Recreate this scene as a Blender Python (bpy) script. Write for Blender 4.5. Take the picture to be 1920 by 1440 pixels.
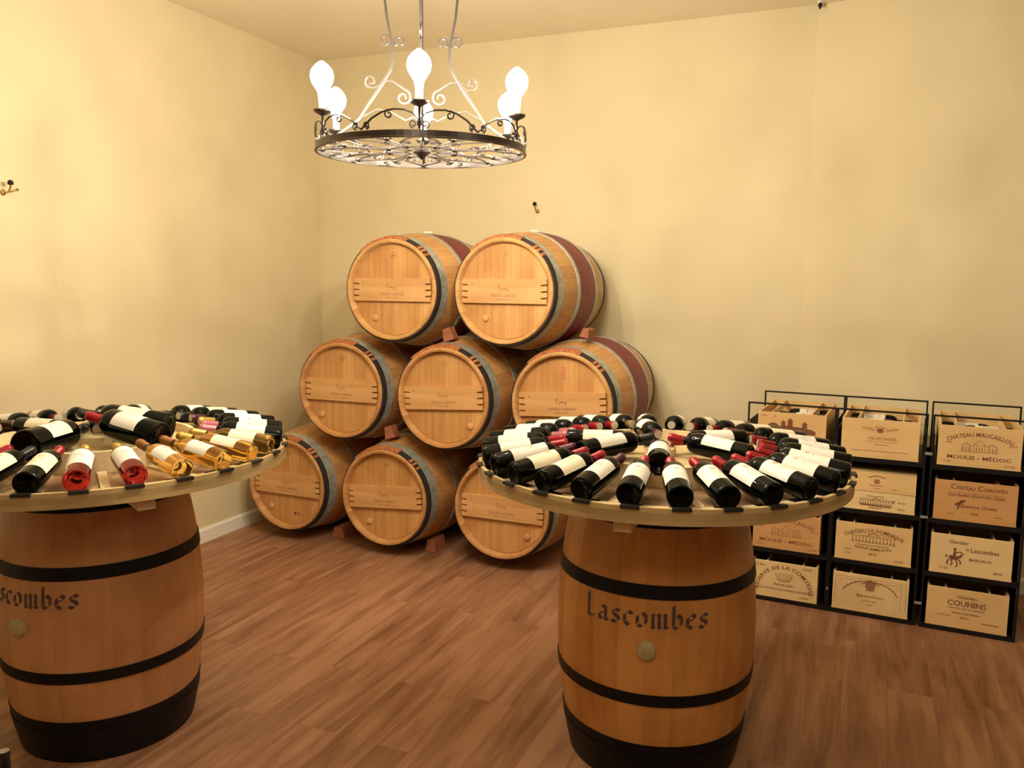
import bpy, math, random
from mathutils import Vector, Matrix
random.seed(7)
PI = math.pi
sc = bpy.context.scene
for o in list(bpy.data.objects): bpy.data.objects.remove(o)
COL = sc.collection

# ---------------------------------------------------------------- camera
PITCH, ROLL, CAMH, FPX = 0.1243, 0.0088, 1.6618, 1557.5
cd = bpy.data.cameras.new('camera'); cam = bpy.data.objects.new('camera', cd); COL.objects.link(cam)
cd.sensor_width = 36; cd.lens = FPX / 1920 * 36; cd.clip_start = .02
_F = Vector((0, math.cos(PITCH), -math.sin(PITCH))); _U = Vector((0, math.sin(PITCH), math.cos(PITCH))); _R = Vector((1, 0, 0))
_R2 = math.cos(ROLL)*_R + math.sin(ROLL)*_U; _U2 = -math.sin(ROLL)*_R + math.cos(ROLL)*_U
m = Matrix((_R2, _U2, -_F)).transposed().to_4x4(); m.translation = (0, 0, CAMH)
cam.matrix_world = m
sc.camera = cam
# ---------------------------------------------------------------- world, exposure, lights
w = bpy.data.worlds.new('world'); sc.world = w; w.use_nodes = True
w.node_tree.nodes['Background'].inputs[0].default_value = (1, .85, .62, 1)
w.node_tree.nodes['Background'].inputs[1].default_value = 0.004
vs = sc.view_settings
vs.view_transform = 'Standard'; vs.look = 'None'; vs.gamma = 1; vs.use_curve_mapping = False
vs.exposure = -0.03
LAMP = (1.0, .885, .67)
FILAMENT_STRENGTH = 4700
BULB_STRENGTH = 9
# unseen: rear lamp inferred from lit table barrels, side light added as fill
for nm, loc, e in (('rear_ceiling_light', (-.3, .25, 2.75), 37),
                   ('side_fill_light', (2.7, .5, 2.85), 24)):
    ld = bpy.data.lights.new(nm, 'POINT'); ld.energy = e; ld.shadow_soft_size = .22; ld.color = LAMP
    lo = bpy.data.objects.new(nm, ld); lo.location = loc; COL.objects.link(lo)

# ---------------------------------------------------------------- materials
MATS = {}
def newmat(name):
    mt = bpy.data.materials.new(name); mt.use_nodes = True
    nt = mt.node_tree; b = nt.nodes['Principled BSDF']; MATS[name] = mt
    return mt, nt, b
def N(nt, t, **k):
    n = nt.nodes.new(t)
    for a, v in k.items():
        if a.startswith('i_'):
            key = a[2:]; key = int(key) if key.isdigit() else key
            n.inputs[key].default_value = v
        else: setattr(n, a, v)
    return n
def ramp(nt, stops):
    r = nt.nodes.new('ShaderNodeValToRGB'); e = r.color_ramp.elements
    while len(e) < len(stops): e.new(.5)
    for x, (p, c) in zip(e, stops): x.position = p; x.color = (*c, 1)
    return r
def simple(name, col, rough=.5, metal=0, spec=.5, var=.0, scale=8, bump=0, **kw):
    mt, nt, b = newmat(name); L = nt.links
    b.inputs['Base Color'].default_value = (*col, 1); b.inputs['Roughness'].default_value = rough
    b.inputs['Metallic'].default_value = metal; b.inputs['Specular IOR Level'].default_value = spec
    for k, v in kw.items(): b.inputs[k].default_value = v
    if var or bump:
        tc = N(nt, 'ShaderNodeTexCoord'); no = N(nt, 'ShaderNodeTexNoise', i_Scale=scale, i_Detail=5)
        L.new(tc.outputs['Object'], no.inputs['Vector'])
        if var:
            r = ramp(nt, [(.3, tuple(c*(1-var) for c in col)), (.7, tuple(min(1, c*(1+var)) for c in col))])
            L.new(no.outputs['Fac'], r.inputs[0]); L.new(r.outputs[0], b.inputs['Base Color'])
        if bump:
            bp = N(nt, 'ShaderNodeBump', i_Strength=bump, i_Distance=.01)
            L.new(no.outputs['Fac'], bp.inputs['Height']); L.new(bp.outputs[0], b.inputs['Normal'])
    return mt
def wood(name, light, dark, axis='Z', rough=.5, planks=None, pvar=.25, grain=30, blotch=.35, extra=None, joint_k=.55):
    """planks: ('ang', n) staves round local Z, or ('x'|'y'|'z', width) boards"""
    mt, nt, b = newmat(name); L = nt.links
    tc = N(nt, 'ShaderNodeTexCoord'); sep = N(nt, 'ShaderNodeSeparateXYZ'); L.new(tc.outputs['Object'], sep.inputs[0])
    mp = N(nt, 'ShaderNodeMapping'); s = {'X': (.06, 1, 1), 'Y': (1, .06, 1), 'Z': (1, 1, .06)}[axis]
    mp.inputs['Scale'].default_value = s
    plank = None
    if planks:
        if planks[0] == 'ang':
            at = N(nt, 'ShaderNodeMath', operation='ARCTAN2'); L.new(sep.outputs[1], at.inputs[0]); L.new(sep.outputs[0], at.inputs[1])
            mu = N(nt, 'ShaderNodeMath', operation='MULTIPLY'); mu.inputs[1].default_value = planks[1]/(2*PI); L.new(at.outputs[0], mu.inputs[0]); src = mu.outputs[0]
        else:
            mu = N(nt, 'ShaderNodeMath', operation='MULTIPLY'); mu.inputs[1].default_value = 1/planks[1]
            L.new(sep.outputs['xyz'.index(planks[0])], mu.inputs[0]); src = mu.outputs[0]
        fl = N(nt, 'ShaderNodeMath', operation='FLOOR'); L.new(src, fl.inputs[0])
        wn = N(nt, 'ShaderNodeTexWhiteNoise', noise_dimensions='1D'); L.new(fl.outputs[0], wn.inputs['W']); plank = wn.outputs['Value']
        fr = N(nt, 'ShaderNodeMath', operation='FRACT'); L.new(src, fr.inputs[0])
        # joint line
        sb = N(nt, 'ShaderNodeMath', operation='SUBTRACT'); sb.inputs[1].default_value = .5; L.new(fr.outputs[0], sb.inputs[0])
        ab = N(nt, 'ShaderNodeMath', operation='ABSOLUTE'); L.new(sb.outputs[0], ab.inputs[0])
        gt = N(nt, 'ShaderNodeMath', operation='GREATER_THAN'); gt.inputs[1].default_value = .488; L.new(ab.outputs[0], gt.inputs[0]); joint = gt.outputs[0]
        ad = N(nt, 'ShaderNodeVectorMath', operation='ADD'); cx = N(nt, 'ShaderNodeCombineXYZ')
        m3 = N(nt, 'ShaderNodeMath', operation='MULTIPLY'); m3.inputs[1].default_value = 7.3; L.new(plank, m3.inputs[0])
        for k in range(3): L.new(m3.outputs[0], cx.inputs[k])
        L.new(tc.outputs['Object'], ad.inputs[0]); L.new(cx.outputs[0], ad.inputs[1]); L.new(ad.outputs[0], mp.inputs[0])
    else:
        L.new(tc.outputs['Object'], mp.inputs[0])
    n1 = N(nt, 'ShaderNodeTexNoise', i_Scale=grain, i_Detail=6, i_Roughness=.65); L.new(mp.outputs[0], n1.inputs['Vector'])
    n2 = N(nt, 'ShaderNodeTexNoise', i_Scale=4.5, i_Detail=3); L.new(tc.outputs['Object'], n2.inputs['Vector'])
    mx = N(nt, 'ShaderNodeMix', data_type='FLOAT'); mx.inputs[0].default_value = blotch
    L.new(n1.outputs['Fac'], mx.inputs[2]); L.new(n2.outputs['Fac'], mx.inputs[3]); fac = mx.outputs[0]
    if plank:
        m4 = N(nt, 'ShaderNodeMath', operation='MULTIPLY_ADD'); m4.inputs[1].default_value = pvar; L.new(plank, m4.inputs[0]); L.new(fac, m4.inputs[2])
        m5 = N(nt, 'ShaderNodeMath', operation='SUBTRACT'); m5.inputs[1].default_value = pvar/2; L.new(m4.outputs[0], m5.inputs[0]); fac = m5.outputs[0]
    r = ramp(nt, [(.32, dark), (.62, light)]); L.new(fac, r.inputs[0]); out = r.outputs[0]
    if plank:
        mj = N(nt, 'ShaderNodeMix', data_type='RGBA'); mj.inputs[7].default_value = (*[c*.45 for c in dark], 1)
        ms = N(nt, 'ShaderNodeMath', operation='MULTIPLY'); ms.inputs[1].default_value = joint_k; L.new(joint, ms.inputs[0])
        L.new(ms.outputs[0], mj.inputs[0]); L.new(out, mj.inputs[6]); out = mj.outputs[2]
    if extra: out = extra(nt, tc, sep, out)
    L.new(out, b.inputs['Base Color'])
    b.inputs['Roughness'].default_value = rough
    bp = N(nt, 'ShaderNodeBump', i_Strength=.15, i_Distance=.004); L.new(n1.outputs['Fac'], bp.inputs['Height']); L.new(bp.outputs[0], b.inputs['Normal'])
    return mt

simple('low_bounce_wall', (.20, .15, .10), .8)  # unseen enclosing walls, coloured dark to cut bounced light
simple('wall_paint', (.75, .655, .435), .75, var=.03, scale=3, bump=.03, spec=.3)
simple('ceiling_paint', (.88, .79, .62), .8, var=.02, scale=3, spec=.2)
simple('white_trim', (.88, .85, .78), .4)
simple('black_iron', (.010, .009, .010), .45, spec=.25)
simple('hoop_black', (.006, .006, .008), .45, spec=.22)
simple('grey_steel', (.42, .44, .41), .45, metal=.45, var=.25, scale=25)
simple('wrought_iron', (.10, .085, .08), .35, metal=.85)
simple('hoop_bark', (.022, .016, .015), .7, var=.4, scale=40, bump=.3)
simple('willow_binding', (.42, .15, .055), .65, var=.35, scale=60, bump=.4)
simple('silicone_bung', (.78, .72, .60), .6, var=.1, scale=40)
simple('wood_bung', (.45, .37, .22), .6, var=.15, scale=30)
simple('ink_brown', (.20, .075, .04), .7)
simple('ink_faint', (.36, .16, .075), .7)
simple('ink_red', (.48, .10, .06), .7)
simple('ink_dark', (.06, .03, .03), .7)
simple('stencil', (.085, .05, .055), .7, var=.3, scale=60)
simple('paper_white', (.80, .77, .72), .55)
simple('paper_cream', (.84, .77, .60), .55)
simple('paper_print', (.47, .42, .34), .6)
simple('paper_gold', (.55, .38, .12), .5)
simple('paper_red', (.60, .07, .05), .5)
simple('capsule_red', (.34, .012, .022), .28, metal=.25)
simple('capsule_pink', (.50, .16, .20), .3, metal=.25)
simple('capsule_purple', (.075, .012, .03), .3, metal=.25)
simple('capsule_black', (.012, .011, .012), .3)
simple('capsule_gold', (.50, .33, .07), .3, metal=.5)
simple('capsule_copper', (.30, .13, .04), .35, metal=.4)
simple('capsule_disc', (.55, .50, .40), .35, metal=.5)
simple('glass_dark', (.001, .002, .0015), .05, spec=.16)
simple('glass_amber', (.98, .66, .20), .03, **{'Transmission Weight': .96, 'IOR': 1.33})
simple('glass_rose', (.42, .03, .025), .03, **{'Transmission Weight': .93, 'IOR': 1.33})
simple('black_strip', (.014, .013, .013), .5)
simple('dark_felt', (.02, .018, .018), .9)
simple('candle_white', (.80, .72, .50), .5)
simple('brass', (.55, .36, .12), .3, metal=.8)
simple('wedge_wood', (.36, .12, .06), .7, var=.25, scale=30)
simple('foil_yellow', (.75, .55, .06), .3, metal=.4)
mt, nt, b = newmat('bulb_glow')
b.inputs['Base Color'].default_value = (1, .95, .85, 1)
b.inputs['Emission Color'].default_value = (*LAMP, 1); b.inputs['Emission Strength'].default_value = BULB_STRENGTH/.12
tr = N(nt, 'ShaderNodeBsdfTransparent'); mxs = N(nt, 'ShaderNodeMixShader', i_0=.12); nt.links.new(tr.outputs[0], mxs.inputs[1]); nt.links.new(b.outputs[0], mxs.inputs[2])
nt.links.new(mxs.outputs[0], nt.nodes['Material Output'].inputs['Surface'])
mt, nt, b = newmat('filament')
b.inputs['Base Color'].default_value = (1, .8, .5, 1)
b.inputs['Emission Color'].default_value = (*LAMP, 1); b.inputs['Emission Strength'].default_value = FILAMENT_STRENGTH

OAKL, OAKD = (.60, .315, .115), (.40, .175, .055)
def wine_stain(nt, tc, sep, col):
    # burgundy wine band round the belly between the quarter hoops (local -z is depth)
    L = nt.links
    a = N(nt, 'ShaderNodeMath', operation='ADD'); a.inputs[1].default_value = .4725; L.new(sep.outputs[2], a.inputs[0])
    no = N(nt, 'ShaderNodeTexNoise', i_Scale=9, i_Detail=3); L.new(tc.outputs['Object'], no.inputs['Vector'])
    ab = N(nt, 'ShaderNodeMath', operation='ABSOLUTE'); L.new(a.outputs[0], ab.inputs[0])
    lt = N(nt, 'ShaderNodeMath', operation='LESS_THAN'); lt.inputs[1].default_value = .142; L.new(ab.outputs[0], lt.inputs[0])
    rr = ramp(nt, [(.3, (.14, .010, .020)), (.75, (.26, .024, .034))]); L.new(no.outputs['Fac'], rr.inputs[0])
    mx = N(nt, 'ShaderNodeMix', data_type='RGBA'); L.new(lt.outputs[0], mx.inputs[0]); L.new(col, mx.inputs[6]); L.new(rr.outputs[0], mx.inputs[7])
    return mx.outputs[2]
wood('oak_stave', OAKL, OAKD, 'Z', .5, ('ang', 28), .22, 28)
wood('oak_stave_stained', (.64, .37, .14), (.46, .22, .075), 'Z', .5, ('ang', 28), .18, 28, extra=wine_stain)
wood('oak_stave_varnished', (.66, .33, .10), (.42, .17, .04), 'Z', .32, ('ang', 24), .22, 22, .6, joint_k=.18)
wood('oak_stave_brown', (.60, .315, .14), (.42, .195, .085), 'Z', .42, ('ang', 24), .22, 22, .6, joint_k=.12)
wood('oak_head', (.66, .37, .135), (.47, .22, .07), 'Y', .5, ('x', .085), .22, 26)
wood('oak_bar', (.68, .40, .17), (.55, .28, .10), 'X', .5, None, .2, 22)
wood('plywood', (.66, .50, .26), (.46, .33, .15), 'X', .5, None, .2, 14)
wood('edge_band', (.60, .45, .22), (.36, .25, .11), 'X', .45, ('z', .018), .3, 10, .6)
wood('panel_wood', (.42, .26, .13), (.20, .11, .055), 'X', .5, ('x', .11), .35, 16)
wood('pale_slat', (.80, .66, .42), (.66, .50, .28), 'X', .5, None, .2, 14)
wood('pine_a', (.78, .52, .23), (.67, .41, .165), 'X', .55, None, .2, 10)
wood('pine_b', (.82, .59, .29), (.73, .47, .205), 'X', .55, None, .2, 10)
wood('pine_c', (.68, .385, .165), (.57, .30, .11), 'X', .55, None, .2, 10)
wood('pine_d', (.86, .66, .36), (.78, .56, .27), 'X', .55, None, .2, 10)

def floor_material():
    mt, nt, b = newmat('vinyl_plank'); L = nt.links
    tc = N(nt, 'ShaderNodeTexCoord'); mp = N(nt, 'ShaderNodeMapping'); mp.inputs['Rotation'].default_value = (0, 0, .4001 + PI/2)
    L.new(tc.outputs['Object'], mp.inputs[0])
    br = N(nt, 'ShaderNodeTexBrick', offset=.37, i_Scale=1.0, **{}); br.inputs['Mortar Size'].default_value = .0012
    br.inputs['Brick Width'].default_value = 1.2; br.inputs['Row Height'].default_value = .17
    br.inputs['Color1'].default_value = (0, 0, 0, 1); br.inputs['Color2'].default_value = (1, 1, 1, 1); br.inputs['Mortar'].default_value = (.3, .3, .3, 1)
    L.new(mp.outputs[0], br.inputs['Vector'])
    ad = N(nt, 'ShaderNodeVectorMath', operation='ADD'); sc_ = N(nt, 'ShaderNodeVectorMath', operation='SCALE'); sc_.inputs[3].default_value = 5
    L.new(br.outputs['Color'], sc_.inputs[0]); L.new(mp.outputs[0], ad.inputs[0]); L.new(sc_.outputs[0], ad.inputs[1])
    m2 = N(nt, 'ShaderNodeMapping'); m2.inputs['Scale'].default_value = (.09, 1, 1); L.new(ad.outputs[0], m2.inputs[0])
    n1 = N(nt, 'ShaderNodeTexNoise', i_Scale=16, i_Detail=8, i_Roughness=.62, i_Distortion=.6); L.new(m2.outputs[0], n1.inputs['Vector'])
    m3 = N(nt, 'ShaderNodeMapping'); m3.inputs['Scale'].default_value = (.35, 1, 1); L.new(ad.outputs[0], m3.inputs[0])
    n2 = N(nt, 'ShaderNodeTexNoise', i_Scale=3.5, i_Detail=4); L.new(m3.outputs[0], n2.inputs['Vector'])
    mx = N(nt, 'ShaderNodeMix', data_type='FLOAT'); mx.inputs[0].default_value = .38; L.new(n1.outputs['Fac'], mx.inputs[2]); L.new(n2.outputs['Fac'], mx.inputs[3])
    bw = N(nt, 'ShaderNodeRGBToBW'); L.new(br.outputs['Color'], bw.inputs[0])
    m4 = N(nt, 'ShaderNodeMath', operation='MULTIPLY_ADD'); m4.inputs[1].default_value = .035; L.new(bw.outputs[0], m4.inputs[0]); L.new(mx.outputs[0], m4.inputs[2])
    r = ramp(nt, [(.36, (.165, .068, .036)), (.48, (.275, .130, .070)), (.60, (.40, .21, .120))]); L.new(m4.outputs[0], r.inputs[0])
    L.new(r.outputs[0], b.inputs['Base Color']); b.inputs['Roughness'].default_value = .48; b.inputs['Specular IOR Level'].default_value = .35
floor_material()

# ---------------------------------------------------------------- mesh helpers
class MB:
    def __init__(s): s.v = []; s.f = []; s.m = []; s.sm = []
    def add(s, vs, fs, mi=0, smooth=False, M=None):
        o = len(s.v)
        s.v += [tuple(M @ Vector(v)) if M else tuple(v) for v in vs]
        for f in fs: s.f.append([i+o for i in f]); s.m.append(mi); s.sm.append(smooth)
        return s
    def box(s, x0, x1, y0, y1, z0, z1, mi=0, M=None):
        v = [(x, y, z) for z in (z0, z1) for y in (y0, y1) for x in (x0, x1)]
        return s.add(v, [(0, 2, 3, 1), (4, 5, 7, 6), (0, 1, 5, 4), (2, 6, 7, 3), (0, 4, 6, 2), (1, 3, 7, 5)], mi, False, M)
    def lathe(s, prof, n=48, mi=0, smooth=True, a0=0, a1=2*PI, M=None, closed_prof=False):
        full = abs(a1-a0-2*PI) < 1e-6; k = n if full else n+1
        vs = []; P = len(prof)
        for i in range(k):
            a = a0+(a1-a0)*i/n
            for r, z in prof: vs.append((r*math.cos(a), r*math.sin(a), z))
        fs = []
        for i in range(n):
            j = (i+1) % k
            for q in range(P if closed_prof else P-1):
                q2 = (q+1) % P
                fs.append((i*P+q, j*P+q, j*P+q2, i*P+q2))
        if closed_prof and not full:
            fs.append(tuple(range(P))); fs.append(tuple((k-1)*P+q for q in reversed(range(P))))
        return s.add(vs, fs, mi, smooth, M)
    def tube(s, pts, r, n=6, mi=0, closed=False, flat=None):
        pts = [Vector(p) for p in pts]; vs = []; K = len(pts); up = Vector((0, 0, 1)); prev = None
        for i, p in enumerate(pts):
            if closed: t = pts[(i+1) % K]-pts[i-1]
            else: t = pts[min(i+1, K-1)]-pts[max(i-1, 0)]
            t.normalize()
            if prev is None:
                a = up if abs(t.dot(up)) < .9 else Vector((1, 0, 0)); u = t.cross(a).normalized()
            else:
                u = prev - t*prev.dot(t)
                u = u.normalized() if u.length > 1e-6 else t.cross(up).normalized()
            prev = u; w_ = t.cross(u)
            ri = r[i] if isinstance(r, (list, tuple)) else r
            for k in range(n):
                a = 2*PI*k/n+PI/4
                vs.append(p+u*ri*math.cos(a)*(flat or 1)+w_*ri*math.sin(a))
        fs = []
        for i in range(K if closed else K-1):
            j = (i+1) % K
            for k in range(n): fs.append((i*n+k, j*n+k, j*n+(k+1) % n, i*n+(k+1) % n))
        if not closed: fs += [tuple(reversed(range(n))), tuple((K-1)*n+k for k in range(n))]
        return s.add(vs, fs, mi, n > 4)
    def poly(s, pts, mi=0, M=None): return s.add(pts, [tuple(range(len(pts)))], mi, False, M)
    def mesh(s, name, mats, bevel=0):
        me = bpy.data.meshes.new(name); me.from_pydata(s.v, [], s.f)
        for m_ in (mats if isinstance(mats, (list, tuple)) else [mats]): me.materials.append(MATS[m_])
        me.polygons.foreach_set('material_index', s.m); me.polygons.foreach_set('use_smooth', s.sm); me.update()
        return me
    def build(s, name, mats, parent=None, label=None, bevel=0):
        return obj(name, s.mesh(name, mats), parent, label, bevel)
def obj(name, me, parent=None, label=None, bevel=0):
    o = bpy.data.objects.new(name, me); COL.objects.link(o)
    if parent: o.parent = parent
    if label: o['label'] = label
    if bevel:
        b_ = o.modifiers.new('bevel', 'BEVEL'); b_.width = bevel; b_.segments = 2; b_.limit_method = 'ANGLE'
    return o
def tag(o, label, cat, group=None, kind=None):
    o['label'] = label; o['category'] = cat
    if group: o['group'] = group
    if kind: o['kind'] = kind
    n = len(label.split()); assert 4 <= n <= 16, (n, label)
    return o
def thing(name, label, cat, M=None, group=None):
    o = bpy.data.objects.new(name, None); COL.objects.link(o); o.empty_display_size = .05
    if M is not None: o.matrix_world = M
    return tag(o, label, cat, group)
def struct(name, mb, mat):
    o = mb.build(name, mat); o['kind'] = 'structure'; return o
def frame(origin, X, Z):
    X = Vector(X).normalized(); Z = Vector(Z).normalized(); Y = Z.cross(X).normalized(); X = Y.cross(Z)
    M = Matrix((X, Y, Z)).transposed().to_4x4(); M.translation = origin; return M

# ---- lettering from Blender's built-in font, laid out glyph by glyph
_g = {}
def glyph(ch):
    if ch in _g: return _g[ch]
    def mk(t):
        c = bpy.data.curves.new('t', 'FONT'); c.body = t; c.resolution_u = 2; c.offset = .012
        o = bpy.data.objects.new('t', c); COL.objects.link(o)
        dg = bpy.context.evaluated_depsgraph_get(); me = bpy.data.meshes.new_from_object(o.evaluated_get(dg))
        vs = [tuple(v.co) for v in me.vertices]; fs = [tuple(p.vertices) for p in me.polygons]
        bpy.data.objects.remove(o); bpy.data.curves.remove(c); bpy.data.meshes.remove(me)
        return vs, fs
    if 'II' not in _g: _g['II'] = 0; _g['_w'] = max(v[0] for v in mk('II')[0])
    adv = max(v[0] for v in mk('I'+ch+'I')[0])-_g['_w']
    _g[ch] = (*(mk(ch) if ch != ' ' else ([], [])), adv)
    return _g[ch]
def text(mb, s, cx, cy, h, T, mi=0, width=None, arc=None, slant=0, serif=False):
    """h = cap height; width = total; arc = radius (text bulges up); T maps (u,v)->3d"""
    k = h/.70; advs = [glyph(c)[2] for c in s]; tot = sum(advs)*k; sx = (width/tot if width else 1)
    x = -tot*sx/2
    for c, a in zip(s, advs):
        vs, fs, _ = glyph(c); mid = x+a*k*sx/2
        pts = []
        vv = list(vs); ff = list(fs)
        if serif and c.isalpha() and vs:
            x0 = min(v[0] for v in vs); x1 = max(v[0] for v in vs)
            if c in 'AHITFPRhnril': 
                ys = [0] if c in 'TFPRr' else ([0, .66] if c not in 'Ahmni' else [0])
                for y0 in ys:
                    xs = [(x0+x1)/2] if c in 'TIil' else ([x0+.05, x1-.05] if c not in 'FPRr' else [x0+.05])
                    for xm in xs:
                        o = len(vv); vv += [(xm-.13, y0, 0), (xm+.13, y0, 0), (xm+.13, y0+.05, 0), (xm-.13, y0+.05, 0)]; ff.append((o, o+1, o+2, o+3))
        for v in vv:
            lx = x+v[0]*k*sx-mid; ly = v[1]*k
            lx += slant*ly
            if arc:
                th = mid/arc; r = arc+ly
                u = cx+math.sin(th)*r+lx*math.cos(th); q = cy+(math.cos(th)*r-arc)-lx*math.sin(th)
            else: u, q = cx+mid+lx, cy+ly
            pts.append(T(u, q))
        mb.add(pts, ff, mi)
        x += a*k*sx
def stroke(mb, pts, wdt, T, mi=0, pen=None):
    for (a, b_) in zip(pts[:-1], pts[1:]):
        a = Vector(a); b_ = Vector(b_); d = (b_-a)
        if d.length < 1e-9: continue
        if pen: n = Vector(pen)*wdt/2
        else: n = Vector((-d.y, d.x)).normalized()*wdt/2
        q = [a-n, b_-n, b_+n, a+n]; mb.add([T(*p) for p in q], [(0, 1, 2, 3)], mi)
def spiral(cx, cy, r0, turns, a0, sgn=1, n=18, inner=.15):
    return [(cx+r0*(1-(1-inner)*t/n)*math.cos(a0+sgn*2*PI*turns*t/n), cy+r0*(1-(1-inner)*t/n)*math.sin(a0+sgn*2*PI*turns*t/n)) for t in range(n+1)]

# ---------------------------------------------------------------- room shell
A = -0.40007
BD = Vector((math.cos(A), math.sin(A), 0)); BN = Vector((-math.sin(A), math.cos(A), 0)); LD = -BN
C0 = Vector((-1.4389, 6.2929, 0)); H = 3.2314
S0 = C0 + BD*3.432
AR = math.radians(-31); RD = Vector((math.cos(AR), math.sin(AR), 0)); E0 = S0+RD*4.6
L0 = C0+LD*8.4; G0 = E0+LD*5.2
corners = [C0, S0, E0, G0, L0]
def slab(z0, z1):
    mb = MB(); cen = sum(corners, Vector())/5; c = [cen+(p-cen)*1.04 for p in corners]
    vs = [(p.x, p.y, z0) for p in c]+[(p.x, p.y, z1) for p in c]
    mb.add(vs, [(0, 1, 2, 3, 4), (9, 8, 7, 6, 5)]+[(i, i+5, (i+1) % 5+5, (i+1) % 5) for i in range(5)]); return mb
struct('floor', slab(-.08, 0), 'vinyl_plank')
struct('ceiling', slab(H, H+.08), 'ceiling_paint')
def wall(name, P, Q, mat='wall_paint'):
    d = (Q-P).normalized(); n = Vector((-d.y, d.x, 0)); t = .1
    mb = MB(); vs = [(*(p.xy), z) for z in (0, H) for p in (P, Q, Q+n*t, P+n*t)]
    mb.add(vs, [(0, 1, 2, 3), (7, 6, 5, 4), (0, 4, 5, 1), (1, 5, 6, 2), (2, 6, 7, 3), (3, 7, 4, 0)])
    struct(name, mb, mat)
def base(name, P, Q, h=.092, t=.014):
    d = (Q-P).normalized(); n = -Vector((-d.y, d.x, 0)); mb = MB()
    prof = [(0, 0), (t, 0), (t, h-.016), (t*.45, h-.004), (t*.4, h), (0, h)]
    vs = [(*(p+n*a).xy, z) for p in (P, Q) for a, z in prof]; k = len(prof)
    mb.add(vs, [(i, (i+1) % k, (i+1) % k+k, i+k) for i in range(k)]+[tuple(range(k)), tuple(range(2*k-1, k-1, -1))])
    struct(name, mb, 'white_trim')
wall('wall_left', L0, C0); wall('wall_back', C0, S0); wall('wall_right', S0, E0); wall('wall_side', E0, G0, 'low_bounce_wall'); wall('wall_front', G0, L0, 'low_bounce_wall')
base('baseboard_left', L0, C0); base('baseboard_back', C0, S0); base('baseboard_right', S0, E0)

# ---------------------------------------------------------------- barrels
LEN, RE, RB = .95, .288, .343
def rad(s, rb=RB): return RE+(rb-RE)*(1-(2*s/LEN-1)**2)
def hoop(mb, s0, s1, zt, rb, th=.004, mi=0, n=64, a0=0, a1=2*PI):
    outer = [(rad(s0+(s1-s0)*i/4, rb)+th, zt-(s0+(s1-s0)*i/4)) for i in range(5)]
    inner = [(rad(s1, rb)-.001, zt-s1), (rad(s0, rb)-.001, zt-s0)]
    mb.lathe(outer+inner, n, mi, False, a0, a1, closed_prof=True)
def barrel_body(mb, zt, rb):
    prof = [(rad(LEN*i/28, rb), zt-LEN*i/28) for i in range(29)]
    ri = RE-.024; dep = .046
    prof = [(.0005, zt-dep-.003), (ri-.004, zt-dep-.003), (ri, zt-dep), (ri+.004, zt-.004), (ri+.008, zt)]+[(RE-.003, zt)]+prof[:]
    prof += [(RE-.003, zt-LEN), (ri+.006, zt-LEN), (ri, zt-LEN+dep), (.0005, zt-LEN+dep)]
    mb.lathe(prof, 72, 0, True)
def surf(zt, rb, ang, off=.0012):
    """map (u horizontally round the barrel, v up) onto the bilge, centred at angle ang"""
    def T(u, v):
        r = rad(zt-v, rb)+off; a = ang+u/r; return (r*math.cos(a), r*math.sin(a), v)
    return T

HEADS = [ # name key, head centre x,y,z, axis yaw, bar tilt deg, plug (u,v), stained, label, bar text strength
 ('TL', -.7061, 4.8139, 1.6013, -.3771, 0, (-.12, -.165), 1, 'oak wine barrel with wine-red belly, left one of the top two'),
 ('TR', -.0567, 4.5480, 1.6013, -.3989, 0, (-.115, -.15), 1, 'oak wine barrel with wine-red belly, right one of the top two'),
 ('M1', -1.0465, 4.9946, .9880, -.3787, 0, (-.15, -.16), 0, 'brown oak wine barrel at the left end of the middle row'),
 ('M2', -.4012, 4.6940, .9880, -.4071, 3.4, (.165, -.155), 0, 'oak wine barrel in the centre of the middle row'),
 ('M3', .2660, 4.4830, .9880, -.3957, 3, (.16, -.15), 1, 'wine-red bellied oak barrel at the right end of the middle row'),
 ('B1', -1.4296, 5.1335, .3650, -.4188, 0, (-.14, -.16), 0, 'oak wine barrel on the floor, leftmost of the stack, nearest left wall'),
 ('B2', -.7650, 4.8345, .3650, -.4155, 4.5, (-.12, -.165), 0, 'oak wine barrel in the middle of the bottom row on the floor'),
 ('B3', -.0600, 4.6000, .3650, -.3900, 0, (.15, -.15), 0, 'oak wine barrel on the floor partly hidden behind the right tasting table'),
]
GRP = 'oak wine barrels stacked in a pyramid'
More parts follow.
